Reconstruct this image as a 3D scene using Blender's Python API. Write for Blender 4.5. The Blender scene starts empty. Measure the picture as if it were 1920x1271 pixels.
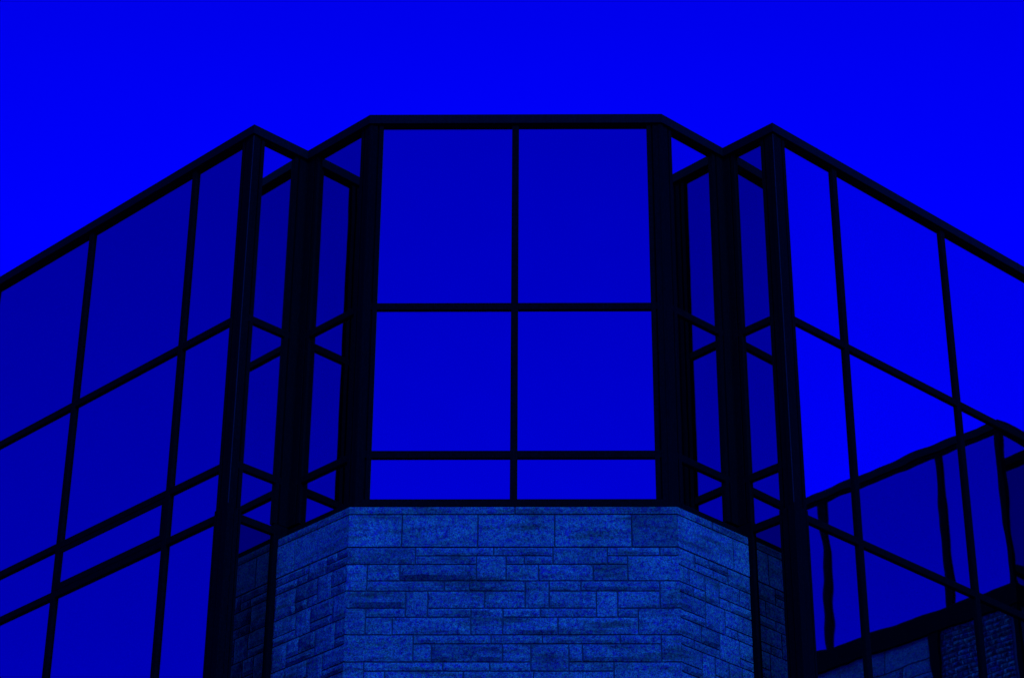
import bpy, math, random
from mathutils import Matrix, Vector, noise
R = math.radians
random.seed(11)
C = bpy.context.scene.collection
GZ = 1.6                                    # eye height above the ground; all heights below are above the eye

# ---------------------------------------------------------------- camera
PITCH, YAW, ROLL, FPX = 0.59524, -0.018446, 0.006824, 5041.11
cam = bpy.data.cameras.new('camera'); co = bpy.data.objects.new('camera', cam); C.objects.link(co)
cam.sensor_width = 36.0; cam.lens = FPX / 1920 * 36.0; cam.shift_y = -499.53 / 1920
cam.clip_start = 0.1; cam.clip_end = 5000
rv = Vector((math.cos(YAW), -math.sin(YAW), 0)); hv = Vector((math.sin(YAW), math.cos(YAW), 0)); zv = Vector((0, 0, 1))
fw = hv * math.cos(PITCH) + zv * math.sin(PITCH); uv = -hv * math.sin(PITCH) + zv * math.cos(PITCH)
r2 = rv * math.cos(ROLL) + uv * math.sin(ROLL); u2 = -rv * math.sin(ROLL) + uv * math.cos(ROLL)
M = Matrix((r2, u2, -fw)).transposed().to_4x4(); M.translation = Vector((0, 0, GZ))
co.matrix_world = M
bpy.context.scene.camera = co

# ---------------------------------------------------------------- sky and sun (deep blue dusk)
SUN_EL, SUN_AZ = 11.0, 0.0
SKY_LOW, SKY_HIGH, SKY_WEST, SKY_EAST, SKY_SOUTH, SKY_NORTH = 1.12, .90, .69, 1.60, .60, .325
SKY_MID = 1.17
#                # azimuth clockwise from +Y
w = bpy.data.worlds.new('World'); bpy.context.scene.world = w; w.use_nodes = True
nt = w.node_tree; nt.nodes.clear()
sky = nt.nodes.new('ShaderNodeTexSky'); sky.sky_type = 'NISHITA'; sky.sun_disc = False
sky.sun_elevation = R(SUN_EL); sky.sun_rotation = R(SUN_AZ); sky.air_density = 1.0; sky.dust_density = 1.2; sky.ozone_density = 2.0
tint = nt.nodes.new('ShaderNodeMix'); tint.data_type = 'RGBA'; tint.blend_type = 'MULTIPLY'; tint.inputs[0].default_value = 1
tint.inputs[7].default_value = (0.0, 0.0003, 1.0, 1)
bg = nt.nodes.new('ShaderNodeBackground'); bg.inputs[1].default_value = 0.12
# dusk: the sky is brightest low down and towards the east (+X), dimmest in the west
wtc = nt.nodes.new('ShaderNodeTexCoord'); wsx = nt.nodes.new('ShaderNodeSeparateXYZ'); nt.links.new(wtc.outputs['Generated'], wsx.inputs[0])
def wmap(sock, a, b, c, d_, smooth=False):
    m = nt.nodes.new('ShaderNodeMapRange'); m.interpolation_type = 'SMOOTHSTEP' if smooth else 'LINEAR'; m.inputs[1].default_value = a; m.inputs[2].default_value = b
    m.inputs[3].default_value = c; m.inputs[4].default_value = d_; nt.links.new(sock, m.inputs[0]); return m.outputs[0]
wm1 = nt.nodes.new('ShaderNodeMath'); wm1.operation = 'MULTIPLY'
nt.links.new(wmap(wsx.outputs[2], .34, .62, SKY_LOW, SKY_HIGH), wm1.inputs[0]); wx = nt.nodes.new('ShaderNodeMath'); wx.operation = 'MULTIPLY'; wz = nt.nodes.new('ShaderNodeMath'); wz.operation = 'MULTIPLY'
nt.links.new(wmap(wsx.outputs[0], -.8, -.2, SKY_WEST, SKY_MID, True), wx.inputs[0]); nt.links.new(wmap(wsx.outputs[0], .2, .8, 1, SKY_EAST / SKY_MID, True), wx.inputs[1])
nt.links.new(wx.outputs[0], wz.inputs[0]); nt.links.new(wmap(wsx.outputs[2], .55, .62, 1, .96), wz.inputs[1]); nt.links.new(wz.outputs[0], wm1.inputs[1])
wm2 = nt.nodes.new('ShaderNodeMath'); wm2.operation = 'MULTIPLY'
wm3 = nt.nodes.new('ShaderNodeMath'); wm3.operation = 'MULTIPLY'
nt.links.new(wmap(wsx.outputs[1], -.9, -.1, SKY_SOUTH, 1), wm3.inputs[0]); nt.links.new(wmap(wsx.outputs[1], .1, .9, 1, SKY_NORTH), wm3.inputs[1])
nt.links.new(wm1.outputs[0], wm2.inputs[0]); nt.links.new(wm3.outputs[0], wm2.inputs[1])
wms = nt.nodes.new('ShaderNodeVectorMath'); wms.operation = 'SCALE'
nt.links.new(tint.outputs[2], wms.inputs[0]); nt.links.new(wm2.outputs[0], wms.inputs['Scale'])
out = nt.nodes.new('ShaderNodeOutputWorld')
nt.links.new(sky.outputs[0], tint.inputs[6]); nt.links.new(wms.outputs[0], bg.inputs[0]); nt.links.new(bg.outputs[0], out.inputs[0])
sl = bpy.data.lights.new('sun', 'SUN'); sl.energy = 1.2; sl.angle = R(25); sl.color = (0.006, 0.080, 0.50)
so = bpy.data.objects.new('sun', sl); C.objects.link(so)
LAMP_AZ, LAMP_EL = 156.0, 28.0
d = Vector((math.sin(R(LAMP_AZ)) * math.cos(R(LAMP_EL)), math.cos(R(LAMP_AZ)) * math.cos(R(LAMP_EL)), math.sin(R(LAMP_EL))))
so.rotation_euler = d.to_track_quat('Z', 'Y').to_euler()
vs = bpy.context.scene.view_settings
vs.view_transform = 'Standard'; vs.look = 'None'; vs.exposure = 2.0; vs.gamma = 1

# ---------------------------------------------------------------- materials
def mat(name):
    m = bpy.data.materials.new(name); m.use_nodes = True
    return m, m.node_tree, m.node_tree.nodes['Principled BSDF']
def nd(nt, t, **kw):
    n = nt.nodes.new(t)
    for k, v in kw.items(): setattr(n, k, v)
    return n
def noise_tex(nt, vec, scale, detail=4, rough=.6):
    n = nd(nt, 'ShaderNodeTexNoise'); n.inputs['Scale'].default_value = scale
    n.inputs['Detail'].default_value = detail; n.inputs['Roughness'].default_value = rough
    nt.links.new(vec, n.inputs['Vector']); return n
def ramp(nt, fac, stops):
    r = nd(nt, 'ShaderNodeValToRGB'); e = r.color_ramp.elements
    e[0].position, e[0].color = stops[0][0], (*stops[0][1], 1); e[1].position, e[1].color = stops[-1][0], (*stops[-1][1], 1)
    for p, c in stops[1:-1]: x = e.new(p); x.color = (*c, 1)
    nt.links.new(fac, r.inputs[0]); return r
def mul(nt, a, b, f=1.0):
    m = nd(nt, 'ShaderNodeMix', data_type='RGBA', blend_type='MULTIPLY'); m.inputs[0].default_value = f
    nt.links.new(a, m.inputs[6]); nt.links.new(b, m.inputs[7]); return m.outputs[2]

def make_stone(name, dark=(.13, .12, .12), light=(.50, .49, .47), fleck=70):
    m, nt, b = mat(name)
    tc = nd(nt, 'ShaderNodeTexCoord')
    n1 = noise_tex(nt, tc.outputs['Object'], fleck, 2, .75); n2 = noise_tex(nt, tc.outputs['Object'], fleck * .45, 2, .6)
    g1 = ramp(nt, n1.outputs[0], [(.34, dark), (.66, light)])
    # mineral flecks: greenish and reddish grains of the granite
    g2 = ramp(nt, n2.outputs[1], [(.36, (.7, .15, 1.0)), (.64, (1.2, 2.0, .95))])
    st = noise_tex(nt, tc.outputs['Object'], 2.6, 5, .7); g3 = ramp(nt, st.outputs[0], [(.3, (.62, .62, .62)), (.62, (1, 1, 1))])
    at = nd(nt, 'ShaderNodeAttribute', attribute_name='tone')
    ms = nd(nt, 'ShaderNodeMapping'); ms.inputs['Scale'].default_value = (1.6, 1.6, 9); nt.links.new(tc.outputs['Object'], ms.inputs[0])
    ir = noise_tex(nt, ms.outputs[0], 1.0, 6, .65); g4 = ramp(nt, ir.outputs[0], [(.34, (.60, .50, .36)), (.50, (1, 1, 1))])
    c = mul(nt, mul(nt, g1.outputs[0], g4.outputs[0]), g2.outputs[0]); c = mul(nt, c, g3.outputs[0]); c = mul(nt, c, at.outputs['Color'])
    nt.links.new(c, b.inputs['Base Color']); b.inputs['Roughness'].default_value = .85
    b.inputs['Specular IOR Level'].default_value = .3
    bp = nd(nt, 'ShaderNodeBump'); bp.inputs['Strength'].default_value = .35; bp.inputs['Distance'].default_value = .004
    nt.links.new(n1.outputs[0], bp.inputs['Height']); nt.links.new(bp.outputs[0], b.inputs['Normal'])
    return m
STONE = make_stone('granite', (.08, .075, .075), (.45, .45, .44))
MORTAR, _nt, _b = mat('mortar')
_tc = nd(_nt, 'ShaderNodeTexCoord'); _n = noise_tex(_nt, _tc.outputs['Object'], 90)
_r = ramp(_nt, _n.outputs[0], [(.3, (.05, .05, .05)), (.7, (.13, .13, .125))]); _nt.links.new(_r.outputs[0], _b.inputs['Base Color']); _b.inputs['Roughness'].default_value = .95

def make_frame(name, lo, hi, spec):
    m, _nt, _b = mat(name)
    _tc = nd(_nt, 'ShaderNodeTexCoord'); _n = noise_tex(_nt, _tc.outputs['Object'], 40, 5, .7)
    _mp = nd(_nt, 'ShaderNodeMapping'); _mp.inputs['Scale'].default_value = (30, 30, 1.2); _nt.links.new(_tc.outputs['Object'], _mp.inputs[0])
    _n2 = noise_tex(_nt, _mp.outputs[0], 3, 4)
    _r = ramp(_nt, _n.outputs[0], [(.3, lo), (.7, hi)])
    _r2 = ramp(_nt, _n2.outputs[0], [(.3, (.6, .6, .6)), (.7, (1, 1, 1))])
    _nt.links.new(mul(_nt, _r.outputs[0], _r2.outputs[0]), _b.inputs['Base Color'])
    _b.inputs['Roughness'].default_value = .85; _b.inputs['Specular IOR Level'].default_value = spec
    return m
FRAME = make_frame('dark_bronze_aluminium', (.0028, .0028, .0028), (.0105, .0102, .0100), .03)
EDGE = make_frame('painted_edge_highlight', (.02, .02, .02), (.05, .05, .05), .2)  # lighter tone that paints the thin highlight along the post corners
TRIM = make_frame('weathered_bronze_coping', (.005, .005, .005), (.014, .0135, .013), .12)

def make_glass(name, refl, ripple):
    m, nt, b = mat(name)
    tc = nd(nt, 'ShaderNodeTexCoord')
    n = noise_tex(nt, tc.outputs['Object'], 100, 2, .8)
    r = ramp(nt, n.outputs[0], [(.3, tuple(x * .84 for x in refl)), (.7, tuple(min(1, x * 1.16) for x in refl))])
    nt.links.new(r.outputs[0], b.inputs['Base Color'])
    b.inputs['Metallic'].default_value = 1.0; b.inputs['Roughness'].default_value = .015
    # slow roller waves of the heat-treated pane
    oi = nd(nt, 'ShaderNodeObjectInfo'); ad = nd(nt, 'ShaderNodeVectorMath', operation='ADD'); sc = nd(nt, 'ShaderNodeVectorMath', operation='SCALE')
    cb = nd(nt, 'ShaderNodeCombineXYZ'); nt.links.new(oi.outputs['Random'], cb.inputs[0]); nt.links.new(oi.outputs['Random'], cb.inputs[1])
    nt.links.new(cb.outputs[0], sc.inputs[0]); sc.inputs['Scale'].default_value = 37.0
    nt.links.new(tc.outputs['Object'], ad.inputs[0]); nt.links.new(sc.outputs[0], ad.inputs[1])
    w1 = noise_tex(nt, ad.outputs[0], 1.5, 1, .5)
    bp = nd(nt, 'ShaderNodeBump'); bp.inputs['Strength'].default_value = 1.0; bp.inputs['Distance'].default_value = ripple
    nt.links.new(w1.outputs[0], bp.inputs['Height']); nt.links.new(bp.outputs[0], b.inputs['Normal'])
    return m
DIM_REFLECTION = make_glass('dimmed_reflection_glass', (.21, .21, .22), .001)  # same mirror glass, colour dimmed so the reflected stone looks darker
GLASS = make_glass('mirror_coated_glass', (.50, .50, .53), .0017)
BACK, _nt, _b = mat('dark_roof_membrane')
_tc = nd(_nt, 'ShaderNodeTexCoord'); _n = noise_tex(_nt, _tc.outputs['Object'], 6)
_r = ramp(_nt, _n.outputs[0], [(.3, (.03, .03, .03)), (.7, (.06, .06, .06))]); _nt.links.new(_r.outputs[0], _b.inputs['Base Color'])

# ---------------------------------------------------------------- mesh helpers
class MB:
    def __init__(s): s.v = []; s.f = []; s.t = []
    def add(s, vs, fs, tone=1.0):
        o = len(s.v); s.v += [tuple(x) for x in vs]; s.f += [tuple(i + o for i in f) for f in fs]; s.t += [tone] * len(fs)
    def build(s, name, m, parent=None, origin=None, label=None, smooth=False):
        o0 = Vector(origin) if origin else Vector((0, 0, 0))
        me = bpy.data.meshes.new(name); me.from_pydata([tuple(Vector(x) - o0) for x in s.v], [], s.f)
        at = me.color_attributes.new('tone', 'FLOAT_COLOR', 'CORNER'); i = 0
        for p, t in zip(me.polygons, s.t):
            for _ in range(p.loop_total): at.data[i].color = (t, t, t, 1); i += 1
        me.materials.append(m); me.validate(); me.update()
        import bmesh
        bm = bmesh.new(); bm.from_mesh(me); bmesh.ops.recalc_face_normals(bm, faces=bm.faces); bm.to_mesh(me); bm.free()
        if smooth: me.polygons.foreach_set('use_smooth', [True] * len(me.polygons))
        o = bpy.data.objects.new(name, me); C.objects.link(o); o.location = o0
        if parent: o.parent = parent
        if label: o['label'] = label
        return o
def V2(x, y): return Vector((x, y))
class Face:                                  # a vertical wall plane: u along, v outward, z up
    def __init__(s, A, B):
        s.A = A; s.B = B; s.L = (B - A).length; s.d = (B - A) / s.L; s.n = V2(s.d.y, -s.d.x)
    def P(s, u, v, z):
        q = s.A + s.d * u + s.n * v; return (q.x, q.y, z + GZ)
    def box(s, mb, u0, u1, v0, v1, z0, z1, tone=1.0, bev=.0):
        c = [(u0, v0), (u1, v0), (u1, v1), (u0, v1)]
        if bev:                              # chamfer the two outer edges
            c = [(u0, v0), (u1, v0), (u1, v1 - bev), (u1 - bev, v1), (u0 + bev, v1), (u0, v1 - bev)]
        n = len(c); vs = [s.P(a, b, z) for z in (z0, z1) for a, b in c]
        mb.add(vs, [tuple(range(n))[::-1], tuple(range(n, 2 * n))] + [(i, (i + 1) % n, (i + 1) % n + n, i + n) for i in range(n)], tone)
    def bar(s, mb, u0, u1, v0, v1, z0, z1, bev=.004):     # horizontal bar with chamfered outer edges
        c = [(v0, z0), (v0, z1), (v1 - bev, z1), (v1, z1 - bev), (v1, z0 + bev), (v1 - bev, z0)]
        n = len(c); vs = [s.P(u, a, z) for u in (u0, u1) for a, z in c]
        mb.add(vs, [tuple(range(n))[::-1], tuple(range(n, 2 * n))] + [(i, (i + 1) % n, (i + 1) % n + n, i + n) for i in range(n)])

def empty(name, loc, label, cat):
    o = bpy.data.objects.new(name, None); C.objects.link(o); o.location = loc; o['label'] = label; o['category'] = cat; o.empty_display_size = .5
    return o

def child(mb, name, m, root, label=None, origin=None, smooth=False):
    # mesh built in world space, then hung under the thing's empty
    org = origin if origin else tuple(mb.v[0])
    o = mb.build(name, m, None, org, label, smooth)
    o.parent = root; o.location = Vector(org) - root.location
    return o

def offset_line(pts, v):                     # offset an open polyline outward by v with mitred corners
    fs = [Face(pts[i], pts[i + 1]) for i in range(len(pts) - 1)]; out = []
    for i, p in enumerate(pts):
        if i == 0: out.append(p + fs[0].n * v); continue
        if i == len(pts) - 1: out.append(p + fs[-1].n * v); continue
        n = fs[i - 1].n + fs[i].n; n.normalize(); out.append(p + n * (v / n.dot(fs[i].n)))
    return out
def sweep(mb, pts, prof):                    # prof: closed list of (v, z)
    rings = [offset_line(pts, v) for v, z in prof]; k = len(prof)
    for i in range(len(pts) - 1):
        vs = [(rings[j][i + e].x, rings[j][i + e].y, prof[j][1] + GZ) for e in (0, 1) for j in range(k)]
        fs = [(j, (j + 1) % k, (j + 1) % k + k, j + k) for j in range(k)]
        if i == 0: fs.append(tuple(range(k)))
        if i == len(pts) - 2: fs.append(tuple(range(k, 2 * k))[::-1])
        mb.add(vs, fs)
def post(mb, A, K, B, pa, pb, z0, z1):       # corner post at K between faces A-K and K-B; pa, pb: (distance from corner, v)
    f1, f2 = Face(A, K), Face(K, B); n = f1.n + f2.n; n.normalize()
    def corner(v): return K + n * (v / n.dot(f1.n))
    c = [f1.A + f1.d * (f1.L - a) + f1.n * v for a, v in pa if a != 0]
    vk = pa[-1][1]; c.append(corner(vk))
    c += [f2.A + f2.d * b + f2.n * v for b, v in reversed(pb) if b != 0]
    c.append(corner(-.05))
    m = len(c); vs = [(q.x, q.y, z + GZ) for z in (z0, z1) for q in c]
    # caps are fanned from the inner corner so the concave outline stays valid
    fs = [(i, (i + 1) % m, (i + 1) % m + m, i + m) for i in range(m)]
    for base in (0, m):
        for i in range(m - 2): fs.append((base + m - 1, base + i, base + i + 1))
    mb.add(vs, fs)
def prof(w, deep=.0):
    return [(w, -.05), (w, .034), (w - .048, .034), (w - .048, .004), (w - .070, .004), (w - .070, .038), (.014, .038), (.014, .046 + deep), (0, .046 + deep)]

# ---------------------------------------------------------------- levels and plan of the main building
H0, H1, HG = 17.179, 17.054, 17.047
T1, T2, T3 = 14.666, 12.851, 12.248
LOW = [9.0, 6.6, 4.8, 4.2, 1.7]              # transoms of the storeys below the picture
G0 = -GZ + .02
PLv, VLv, Lv, Rv, VRv, PRv = V2(-3.507, 26.588), V2(-2.921, 27.168), V2(-2.090, 26.346), V2(1.214, 26.346), V2(2.010, 27.133), V2(2.563, 26.587)
a = math.pi / 4 - .006
dC = V2(-math.cos(a), math.sin(a)); dD = V2(math.cos(a), math.sin(a))
CE, DE = PLv + dC * 13.25, PRv + dD * 8.93
pts = offset_line([CE, PLv, VLv, Lv, Rv, VRv, PRv, DE], .046)
CE, PLv, VLv, Lv, Rv, VRv, PRv, DE = pts
names = ['C', 'BL', 'AL', 'F', 'AR', 'BR', 'D']
F = {n: Face(pts[i], pts[i + 1]) for i, n in enumerate(names)}
bld = empty('glass_building', (-.45, 26.4, 0), 'dark framed mirror-glass building with zigzag front, central projecting bay over a granite ashlar wall', 'building')

mb = MB()                                    # coping with a drip lip
sweep(mb, pts, [(-.25, H0 - .02), (.060, H0), (.070, H0 - .006), (.070, H1 + .012), (.074, H1 + .009), (.074, H1), (.064, H1), (.064, H1 + .02), (.044, H1 + .02), (.044, H1 + .012), (-.25, H1 + .012)])
child(mb, 'coping', TRIM, bld)
mb = MB(); sweep(mb, pts, [(-.06, HG), (-.06, H1 + .008), (.034, H1 + .008), (.034, HG + .002), (.012, HG), (.010, HG)]); child(mb, 'head_frame', FRAME, bld)
# coping joint covers are lapped plates
for f, us in ((F['C'], (3.1, 7.2)), (F['D'], (.72, 4.6))):
    for u in us: mb = MB(); f.box(mb, u, u + .012, .05, .0725, H1 + .014, H0 - .004); child(mb, 'coping_joint', TRIM, bld)
# roof slab
bk = [V2(CE.x, CE.y + 6), V2(DE.x, DE.y + 6)]
mb = MB(); poly = pts[::-1] + [bk[0], bk[1]]
vs = [(q.x, q.y, z + GZ) for z in (H1 + .02, H0 - .03) for q in offset_line(pts, -.1)] 
cen = (-.45, 36.5)
n = len(pts)
vs = [(q.x, q.y, H0 - .04 + GZ) for q in offset_line(pts, -.12)] + [(bk[0].x, bk[0].y, H0 - .04 + GZ), (bk[1].x, bk[1].y, H0 - .04 + GZ)]
mb.add(vs, [(0, 1, 2, 9 - 1), (2, 3, 8), (3, 4, 9, 8), (4, 5, 9), (5, 6, 7, 9)])
child(mb, 'roof', BACK, bld)
mb = MB()                                    # plain rear and end walls, never faced by the camera
for A, B in ((CE, bk[0]), (bk[0], bk[1]), (bk[1], DE)):
    f = Face(A, B) if (A, B) != (bk[0], bk[1]) else Face(A, B)
    f.box(mb, 0, f.L, -.2, 0, G0, H0 - .05)
child(mb, 'rear_wall', MORTAR, bld)

def mullion(f, u, z0, z1, root=bld, wd=.080, name='mullion'):
    mb = MB(); f.box(mb, u - wd / 2, u + wd / 2, -.05, .034, z0, z1, bev=.004); return child(mb, name, FRAME, root)
def transom(f, u0, u1, z, h=.084, root=bld, name='transom', v=.0315):
    mb = MB(); f.bar(mb, u0, u1, -.05, v, z - h / 2, z + h / 2); return child(mb, name, FRAME, root)
def pane(f, u0, u1, z0, z1, root=bld, tilt=(None, None), v=0.0, name='glass_pane', m=GLASS):
    cu, cz = (u0 + u1) / 2, (z0 + z1) / 2
    o = Vector(f.P(cu, v, cz)); mb = MB(); f.box(mb, u0, u1, v - .012, v, z0, z1)
    ob = child(mb, name, m, root, origin=tuple(o))
    tx = random.gauss(0, .03) if tilt[0] is None else tilt[0]; tz = random.gauss(0, .03) if tilt[1] is None else tilt[1]
    ax = Vector((f.d.x, f.d.y, 0))
    ob.rotation_mode = 'QUATERNION'
    ob.rotation_quaternion = Matrix.Rotation(R(tz), 3, 'Z').to_quaternion() @ Matrix.Rotation(R(tx), 3, ax).to_quaternion()
    return ob

def glaze(f, us, rows, root=bld, skip=(), e=.02):
    for i in range(len(us) - 1):
        for j in range(len(rows) - 1):
            if (i, j) in skip: continue
            pane(f, us[i] + (e if i else 0), us[i + 1] - e, rows[j + 1] + e, rows[j] - e, root)

# left wing (face C): distances measured back from the salient corner
LC = F['C'].L
mC = [1.072, 3.102, 5.12, 7.15, 9.18, 11.21]
for u in mC: mullion(F['C'], LC - u, G0, HG)
for z in (T1, T2, T3, *LOW): transom(F['C'], 0, LC - .17, z)
us = [0] + [LC - u for u in reversed(mC)] + [LC - .12]
rows = [HG + .03, T1, T2, T3, *LOW, G0]
glaze(F['C'], us, rows, skip={(5, 2)})
# openable vent in the band between the second and third transoms
vu0, vu1, vz0, vz1 = LC - 3.102 + .040, LC - 1.072 - .040, T3 + .0435, T2 - .0435
vent = MB(); fC = F['C']
fC.bar(vent, vu0 + .002, vu1 - .002, .004, .030, vz1 - .062, vz1 - .002); fC.bar(vent, vu0 + .002, vu1 - .002, .004, .036, vz0 - .006, vz0 + .075)
fC.box(vent, vu0 + .002, vu0 + .055, .004, .028, vz0 + .0755, vz1 - .0625); fC.box(vent, vu1 - .058, vu1 - .002, .004, .028, vz0 + .0755, vz1 - .0625)
vo = child(vent, 'vent_window', FRAME, bld, label='openable vent sash with a thicker dark frame')
vroot = vo
gp = MB(); cu, cz = (vu0 + vu1) / 2, (vz0 + vz1) / 2; fC.box(gp, vu0 + .04, vu1 - .04, .008, .018, vz0 + .06, vz1 - .05)
po = gp.build('glass_pane', GLASS, None, fC.P(cu, .01, cz)); loc = Vector(fC.P(cu, .01, cz)); po.parent = vo; po.location = loc - (vo.location + bld.location)

# right wing (face D): the band below the second transom level is one tall row
mD = [1.072, 3.117, 5.15, 7.19]
for u in mD: mullion(F['D'], u, G0, HG)
for z in (T1, T3, *LOW): transom(F['D'], .17, F['D'].L, z)
us = [.12] + mD + [F['D'].L]
rows = [HG + .03, T1, T3, *LOW, G0]
f = F['D']
for i in range(len(us) - 1):
    for j in range(len(rows) - 1):
        tl = (None, None)
        if j in (1, 2): tl = {0: (0.0, 0.0), 1: (0.03, -.02), 2: (-.01, .02)}.get(i, (0, 0))
        pane(f, us[i] + (.02 if i else 0), us[i + 1] - .02, rows[j + 1] + .02, rows[j] - .02, tilt=tl)

# the short returns (B faces) run down to the ground; T3 bar beside the stone
for k in ('BL', 'BR'):
    f = F[k]
    for z in (T1, T2, T3, *LOW): transom(f, .05, f.L - .05, z)
    rows = [HG + .03, T1, T2, T3, *LOW, G0]
    for j in range(len(rows) - 1): pane(f, .10, f.L - .08, rows[j + 1] + .02, rows[j] - .02, m=DIM_REFLECTION if j > 2 else GLASS)  # below T3 the glass colour is dimmed to darken the reflected stone
# bay: chamfers (A faces) and front
SILL0, SILL1 = 12.12, 12.308
for k in ('AL', 'AR', 'F'):
    f = F[k]
    dz = .018 if k == 'F' else .004
    for z in (T1 - dz, T2 - dz): transom(f, .05, f.L - .05, z)
    rows = [HG + .03, T1 - dz, T2 - dz, SILL1 - .02]
    um = [.08, f.L / 2, f.L - .08] if k == 'F' else [.08, f.L - .08]
    for i in range(len(um) - 1):
        for j in range(3): pane(f, um[i] + (.02 if i else 0), um[i + 1] - .02, rows[j + 1] + (.02 if j < 2 else 0), rows[j] - .02)
mullion(F['F'], F['F'].L / 2, SILL1 - .03, HG)
mb = MB(); sweep(mb, [VLv, Lv, Rv, VRv], [(-.05, SILL0), (-.05, SILL1), (.024, SILL1), (.036, SILL1 - .012), (.036, SILL1 - .05), (.055, SILL1 - .06), (.055, SILL0)]); child(mb, 'sill', FRAME, bld)

# corner posts
JZ = 12.335
post_specs = [(0, .175, .135), (1, .225, .225), (2, .150, .135), (3, .150, .168), (4, .225, .200), (5, .160, .175)]
for i, wa, wb in post_specs:
    A, K, B = pts[i], pts[i + 1], pts[i + 2]
    bay = i in (2, 3)
    mb = MB(); post(mb, A, K, B, prof(wa), prof(wb), SILL1 - .1 if bay else JZ, HG + .003); child(mb, 'corner_post', FRAME, bld)
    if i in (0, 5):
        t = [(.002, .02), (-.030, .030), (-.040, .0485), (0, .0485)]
        mb = MB(); post(mb, A, K, B, t, t, JZ + .02, HG - .01); child(mb, 'corner_highlight', EDGE, bld)  # thin lighter strip added as a painted corner highlight
    if i in (0, 5):
        q = lambda ww: [(ww, -.05), (ww, .040), (ww - .03, .040), (ww - .03, .012), (ww - .045, .012), (ww - .045, .044), (.05, .044), (.05, .02), (.036, .02), (.036, .054), (0, .054)]
        mb = MB(); post(mb, A, K, B, q(wa + .012), q(wb + .012), G0, JZ - .006); child(mb, 'corner_post', FRAME, bld)
    elif i in (1, 4):
        # below the sill only the return's own jamb shows; the stone fills the other side
        fb = F['BL'] if i == 1 else F['BR']
        mb = MB()
        if i == 1: fb.box(mb, fb.L - .21, fb.L + .02, -.05, .036, G0, JZ - .006, bev=.004)
        else: fb.box(mb, -.02, .21, -.05, .036, G0, JZ - .006, bev=.004)
        child(mb, 'corner_post', FRAME, bld)

# ---------------------------------------------------------------- granite ashlar wall under the bay
stone_line = offset_line([VLv, Lv, Rv, VRv], .148)
# the chamfer courses stop against the glazed returns
def clip_to(fa, fb, at_end):
    den = fa.d.x * fb.d.y - fa.d.y * fb.d.x; r = fb.A + fb.n * .03 - fa.A
    return (r.x * fb.d.y - r.y * fb.d.x) / den
SF = [Face(stone_line[0], stone_line[1]), Face(stone_line[1], stone_line[2]), Face(stone_line[2], stone_line[3])]
uL = clip_to(SF[0], F['BL'], 0); uR = clip_to(SF[2], F['BR'], 1)
W = SF[1].L
front = [(0.0, 0.71, 11.701, 11.509, 1), (0.71, 1.53, 11.701, 11.605, 0), (1.53, 2.15, 11.701, 11.605, 0), (0.71, 1.35, 11.605, 11.509, 0), (1.35, 1.66, 11.605, 11.324, 0), (1.66, 1.85, 11.605, 11.509, 0), (1.85, 2.15, 11.605, 11.509, 0), (2.15, 2.72, 11.701, 11.509, 0), (2.72, 3.27, 11.701, 11.605, 0), (3.27, 9, 11.701, 11.605, 0), (2.72, 2.93, 11.605, 11.509, 0), (2.93, 9, 11.605, 11.324, 0), (0.0, 0.21, 11.509, 11.211, 0), (0.21, 0.55, 11.509, 11.324, 0), (0.55, 1.35, 11.509, 11.324, 1), (1.66, 2.0, 11.509, 11.324, 0), (2.0, 2.57, 11.509, 11.324, 0), (2.57, 2.93, 11.509, 11.324, 0), (0.21, 1.02, 11.324, 11.211, 0), (1.02, 1.28, 11.324, 11.211, 0), (1.28, 1.86, 11.324, 11.211, 0), (1.86, 2.11, 11.324, 11.022, 0), (2.11, 2.44, 11.324, 11.211, 0), (2.44, 3.26, 11.324, 11.211, 0), (3.26, 9, 11.324, 11.022, 0), (0.0, 0.62, 11.211, 11.022, 1), (0.62, 0.85, 11.211, 10.923, 0), (0.85, 1.44, 11.211, 11.022, 0), (1.44, 1.86, 11.211, 11.022, 0), (2.11, 2.6, 11.211, 11.022, 0), (2.6, 2.82, 11.211, 10.923, 0), (2.82, 3.26, 11.211, 11.022, 0), (0.21, 0.62, 11.022, 10.923, 0), (0.85, 1.3, 11.022, 10.923, 0), (1.3, 1.63, 11.022, 10.73, 0), (1.63, 2.02, 11.022, 10.923, 0), (2.02, 2.6, 11.022, 10.923, 0), (2.82, 3.03, 11.022, 10.923, 0), (3.03, 9, 11.022, 10.73, 0), (0.0, 0.21, 11.022, 10.73, 0), (0.21, 0.49, 10.923, 10.73, 0), (0.49, 1.3, 10.923, 10.73, 0), (1.63, 2.2, 10.923, 10.73, 0), (2.2, 3.03, 10.923, 10.73, 0), (0.0, 0.71, 10.73, 10.436, 0), (0.71, 1.51, 10.73, 10.632, 0), (1.51, 2.04, 10.73, 10.632, 0), (2.04, 2.84, 10.73, 10.632, 0), (2.84, 3.26, 10.73, 10.632, 0), (0.71, 0.9, 10.632, 10.436, 0), (0.9, 1.63, 10.632, 10.436, 1), (1.63, 1.92, 10.632, 10.436, 0), (1.92, 2.31, 10.632, 10.338, 0), (2.31, 2.45, 10.632, 10.436, 0), (2.45, 3.26, 10.632, 10.436, 0), (3.26, 9, 10.73, 10.436, 0), (0.0, 0.21, 10.436, 10.14, 0), (0.21, 1.02, 10.436, 10.338, 0), (1.02, 1.5, 10.436, 10.338, 0), (1.5, 1.92, 10.436, 10.338, 0), (2.31, 2.77, 10.436, 10.338, 0), (2.77, 9, 10.436, 10.14, 0), (0.21, 0.43, 10.338, 10.14, 0), (0.43, 1.23, 10.338, 10.14, 0), (1.23, 1.95, 10.338, 10.14, 0), (1.95, 2.77, 10.338, 10.14, 0)]
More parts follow.
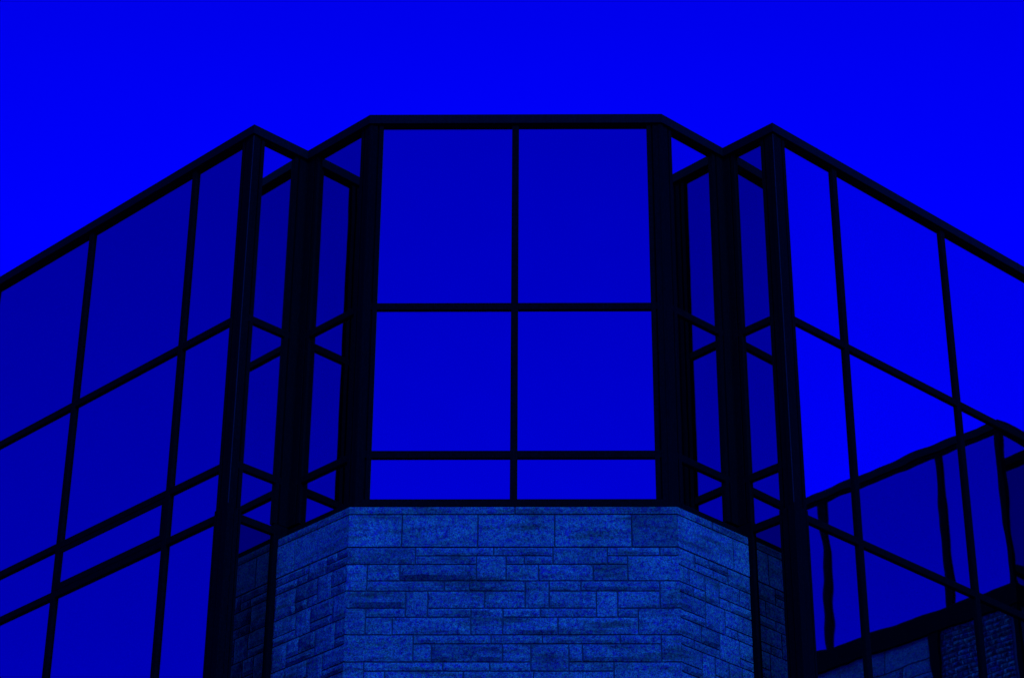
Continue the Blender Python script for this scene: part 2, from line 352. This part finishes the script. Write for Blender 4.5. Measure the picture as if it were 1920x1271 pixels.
def random_courses(u0, u1, z_levels, rng, seg=(.55, 1.25)):
    out = []
    for (z0, zm, z1) in z_levels:            # z0 > zm > z1: a tall course over or under a thin one
        u = u0; full = rng.random() < .4
        while u < u1 - .001:
            ln = rng.uniform(.19, .36) if full else rng.uniform(*seg)
            e = min(u + ln, u1)
            if u1 - e < .16: e = u1
            if full or zm is None: out.append((u, e, z0, z1, rng.random() < .12))
            else:
                for (a0, b0) in ((z0, zm), (zm, z1)):
                    k = u + (e - u) * rng.uniform(.3, .7)
                    if e - k > .15 and k - u > .15 and rng.random() < .75: out += [(u, k, a0, b0, rng.random() < .15), (k, e, a0, b0, rng.random() < .1)]
                    else: out.append((u, e, a0, b0, rng.random() < .15))
            u = e; full = not full
    return out
levels = [(11.701, 11.605, 11.509), (11.509, 11.324, 11.211), (11.211, 11.022, 10.923), (10.923, 10.73, 10.632), (10.632, 10.436, 10.338)]
z = 10.338
low_levels = []
while z > -GZ + .3: low_levels.append((z, z - .19, z - .29)); z -= .29
low_levels.append((z, None, -GZ + .01))
def block(mb, f, u0, u1, z1, z0, rough, rng, corner0, corner1, smooth_face=False, hi=True):
    g = .0075; a0 = u0 + (0 if corner0 else g); a1 = u1 - (0 if corner1 else g); b0 = z0 + g; b1 = z1 - g
    tone = rng.uniform(.82, 1.08) * (.78 if rough else 1)
    if not hi:
        f.box(mb, a0, a1, -.06, rng.uniform(.004, .012), b0, b1, tone); return
    st = .035 if not smooth_face else .12
    nu, nz = max(3, int((a1 - a0) / st)), max(3, int((b1 - b0) / st))
    amp = ((.05 if abs(f.d.y) < .1 else .028) if rough else rng.uniform(.012, .026)) if not smooth_face else .0015
    base = .0 if not smooth_face else .006
    ph = Vector((rng.uniform(0, 99), rng.uniform(0, 99), rng.uniform(0, 99)))
    vs = []; tilt = rng.uniform(-.3, .3) * amp; jog = .0 if smooth_face else .0035
    for j in range(nz + 1):
        for i in range(nu + 1):
            s, t = i / nu, j / nz; u = a0 + (a1 - a0) * s; z = b0 + (b1 - b0) * t
            eu = min(1, min(u - a0 if not corner0 else 9, a1 - u if not corner1 else 9) / .022); ez = min(1, min(z - b0, b1 - z) / .022)
            e = min(eu, ez); e = e * (2 - e)
            nn = noise.fractal(Vector((u * 7, z * 11, 0)) + ph, .8, 2.1, 4) * .9
            nl = noise.noise(Vector((u * 2.2, z * 8, 3)) + ph)
            v = base - .004 + e * (.006 + amp * (.35 + .6 * nn + .5 * nl) + tilt * (2 * t - 1))
            if (corner0 and i == 0) or (corner1 and i == nu): v = .004
            du = jog * noise.noise(Vector((u * 9, z * 9, 7)) + ph) if 0 < i < nu or not (corner0 or corner1) else 0
            dz = jog * noise.noise(Vector((u * 9, z * 9, 17)) + ph)
            if (corner0 and i == 0) or (corner1 and i == nu): du = 0
            vs.append(f.P(u + du, v, z + dz))
    w_ = nu + 1; fs = [(j * w_ + i, j * w_ + i + 1, (j + 1) * w_ + i + 1, (j + 1) * w_ + i) for j in range(nz) for i in range(nu)]
    ring = [i for i in range(w_)] + [j * w_ + nu for j in range(1, nz + 1)] + [nz * w_ + i for i in range(nu - 1, -1, -1)] + [j * w_ for j in range(nz - 1, 0, -1)]
    k0 = len(vs)
    for r in ring:
        i, j = r % w_, r // w_
        vs.append(f.P(a0 + (a1 - a0) * i / nu, -.06, b0 + (b1 - b0) * j / nz))
    m = len(ring); fs += [(ring[k], ring[(k + 1) % m], k0 + (k + 1) % m, k0 + k) for k in range(m)]
    mb.add(vs, fs, tone)
rng = random.Random(5)
stone = MB()
u_ranges = [(uL, SF[0].L), (0, W), (0, uR)]
for k, f in enumerate(SF):
    a0, a1 = u_ranges[k]
    crs = []
    if k == 1:
        crs = [(x[0], min(x[1], W), x[2], x[3], x[4]) for x in front]
        crs += random_courses(0, W, [(10.14, 10.05, 10.048)][:0] + [(zz[0] - .198, zz[1] - .198 if zz[1] else None, max(zz[2] - .198, -GZ + .01)) for zz in low_levels[:-1]], rng)
    else:
        crs = random_courses(a0, a1, levels + low_levels, rng, (.3, .62))
    for (b0, b1, zt, zb, rg) in crs:
        block(stone, f, b0, b1, zt, zb, rg, rng, k > 0 and abs(b0 - 0) < 1e-4, k < 2 and abs(b1 - f.L) < 1e-4, hi=zb > 9.6)
# big dressed blocks and the thin cap course
bigs = {0: [uL, SF[0].L - .88, SF[0].L], 1: [0, .56, 1.36, 2.17, 2.98, W], 2: [0, .87, uR]}
caps = {0: [uL, SF[0].L - .52, SF[0].L], 1: [0, 1.75, W], 2: [0, .55, uR]}
for k, f in enumerate(SF):
    for nm, lst, zt, zb in (('b', bigs[k], 12.072, 11.701), ('c', caps[k], 12.165, 12.072)):
        for b0, b1 in zip(lst, lst[1:]):
            r0 = rng.getstate()
            t0 = len(stone.t)
            block(stone, f, b0, b1, zt, zb, 0, rng, k > 0 and b0 == 0, k < 2 and abs(b1 - f.L) < 1e-6, smooth_face=True)
            tn = {('b', 1, 2.98): .62}.get((nm, k, b0), rng.uniform(.97, 1.15) if nm == 'b' else rng.uniform(.8, .95))
            for q in range(t0, len(stone.t)): stone.t[q] = tn
child(stone, 'stone_wall', STONE, bld, smooth=False)
mb = MB()
core = offset_line([VLv, Lv, Rv, VRv], .148 - .016)
vs = [(q.x, q.y, z + GZ) for z in (-GZ + .005, 12.158) for q in core]
vs2 = [(q.x, q.y, z + GZ) for z in (-GZ + .005, 12.158) for q in offset_line([VLv, Lv, Rv, VRv], -.2)]
V = vs + vs2
mb.add(V, [(0, 1, 5, 4), (1, 2, 6, 5), (2, 3, 7, 6), (4, 5, 13, 12), (5, 6, 14, 13), (6, 7, 15, 14), (8, 9, 13, 12), (9, 10, 14, 13), (10, 11, 15, 14), (0, 4, 12, 8), (3, 7, 15, 11)])
child(mb, 'mortar_bed', MORTAR, bld)

# ---------------------------------------------------------------- the neighbouring wing that the right-hand panes mirror
Dv, Nv = V2(.71136, .70282), V2(.70282, -.71136)
Oq = offset_line(pts, .0)[6]
Q = V2(2.563, 26.615) + Dv * (7.84 + .07) + Nv * 2.922
wing = empty('neighbouring_wing', (Q.x + 3, Q.y, 0), 'second glass and stone wing seen mirrored in the lowest panes of the right-hand facade', 'building')
Vq = Q + Dv * 1.06
wp = [Vq - Nv * 2.70, Vq, Q, Q + Nv * 9]
w3, w2, w1 = [Face(wp[i], wp[i + 1]) for i in range(3)]
mb = MB(); sweep(mb, wp, [(-.25, H0 - .02), (.060, H0), (.070, H0 - .006), (.070, H1), (.034, H1), (.034, HG - .03), (-.25, HG - .03)]); child(mb, 'coping', TRIM, wing)
GB, SB = 14.75, 14.45
for u in (1.08, 3.24, 5.3, 7.35): mullion(w1, u, SB, HG, wing, .12)
mullion(w3, 1.35, SB, HG, wing)
mb = MB(); sweep(mb, wp, [(-.1, SB), (-.1, GB), (.03, GB), (.05, GB - .03), (.05, SB)]); child(mb, 'sill', FRAME, wing)
mb = MB(); post(mb, wp[1], wp[2], wp[3], [(.045, -.05), (.045, .034), (0, .034)], [(.045, -.05), (.045, .034), (0, .034)], 9.0, HG - .002); child(mb, 'corner_post', FRAME, wing)
for f, us in ((w1, [.03, 1.08, 3.24, 5.3, 7.35, 9]), (w2, [.05, 1.0]), (w3, [.05, 1.35, 2.6])):
    for b0, b1 in zip(us, us[1:]): pane(f, b0 + .02, b1 - .02, GB - .02, HG - .01, wing)
# rough split-faced stone pier beside the corner, dressed courses beyond a dark jamb
mullion(w1, 1.42, 8, SB, wing, .16, 'jamb')
pier = MB()
rng2 = random.Random(9); zz = SB
while zz > 9:
    u = .12
    while u < 1.33:
        e = min(1.33, u + rng2.uniform(.10, .22)); h = .075
        block(pier, w1, u, e, zz, zz - h, 1, rng2, False, False); u = e
    zz -= h
pm = make_stone('split_stone', (.01, .01, .01), (.5, .5, .48), 22)
child(pier, 'rough_stone_panel', pm, wing)
pv = MB(); lv = []; z = SB - .34
while z > 9: lv.append((z, z - .19, z - .29)); z -= .29
for (b0, b1, zt, zb, rg) in random_courses(1.51, 9, lv, rng2): block(pv, w1, b0, b1, zt, zb, rg, rng2, False, False, hi=b1 < 6 and zb > 12.5)
for b0, b1 in zip([1.51, 2.3, 3.1, 3.9, 4.7, 5.5, 6.3, 7.1, 7.9, 9], [2.3, 3.1, 3.9, 4.7, 5.5, 6.3, 7.1, 7.9, 9]): block(pv, w1, b0, b1, SB - .002, SB - .34, 0, rng2, False, False, smooth_face=True)
child(pv, 'stone_wall', STONE, wing)
mb = MB(); w1.box(mb, .02, 9, -.3, -.012, G0, SB); w2.box(mb, .02, 1.04, -.3, -.013, G0, SB); w3.box(mb, .02, 2.68, -.3, -.014, G0, SB); child(mb, 'backing_wall', MORTAR, wing)
mb = MB(); e1 = Q + Dv * 7 + Nv * 9; e2 = wp[0] + Dv * 5.94
mb.add([(q.x, q.y, H0 - .04 + GZ) for q in (wp[0] + Dv * .1, Vq + Dv * .1 + Nv * .1, Q + Nv * .1 + Dv * .1, wp[3] + Dv * .1, e1, e2)], [(0, 1, 4, 5), (1, 2, 3, 4)])
child(mb, 'roof', BACK, wing)
mb = MB(); Face(wp[3], e1).box(mb, 0, 6.99, -.3, 0, G0, H0 - .06); Face(e1, e2).box(mb, .31, 11.6, -.3, 0, G0, H0 - .06); child(mb, 'rear_wall', MORTAR, wing)

# ---------------------------------------------------------------- ground
gm, _nt, _b = mat('paving')
_tc = nd(_nt, 'ShaderNodeTexCoord'); _br = nd(_nt, 'ShaderNodeTexBrick'); _br.inputs['Scale'].default_value = 1.6
_br.inputs['Color1'].default_value = (.22, .22, .21, 1); _br.inputs['Color2'].default_value = (.17, .17, .165, 1); _br.inputs['Mortar'].default_value = (.07, .07, .07, 1); _br.inputs['Mortar Size'].default_value = .01
_nt.links.new(_tc.outputs['Object'], _br.inputs[0]); _nt.links.new(_br.outputs[0], _b.inputs['Base Color']); _b.inputs['Roughness'].default_value = .9
me = bpy.data.meshes.new('ground'); s = 1500; me.from_pydata([(-s, -s, 0), (s, -s, 0), (s, s, 0), (-s, s, 0)], [], [(0, 1, 2, 3)]); me.materials.append(gm)
go = bpy.data.objects.new('ground', me); C.objects.link(go); go['kind'] = 'structure'
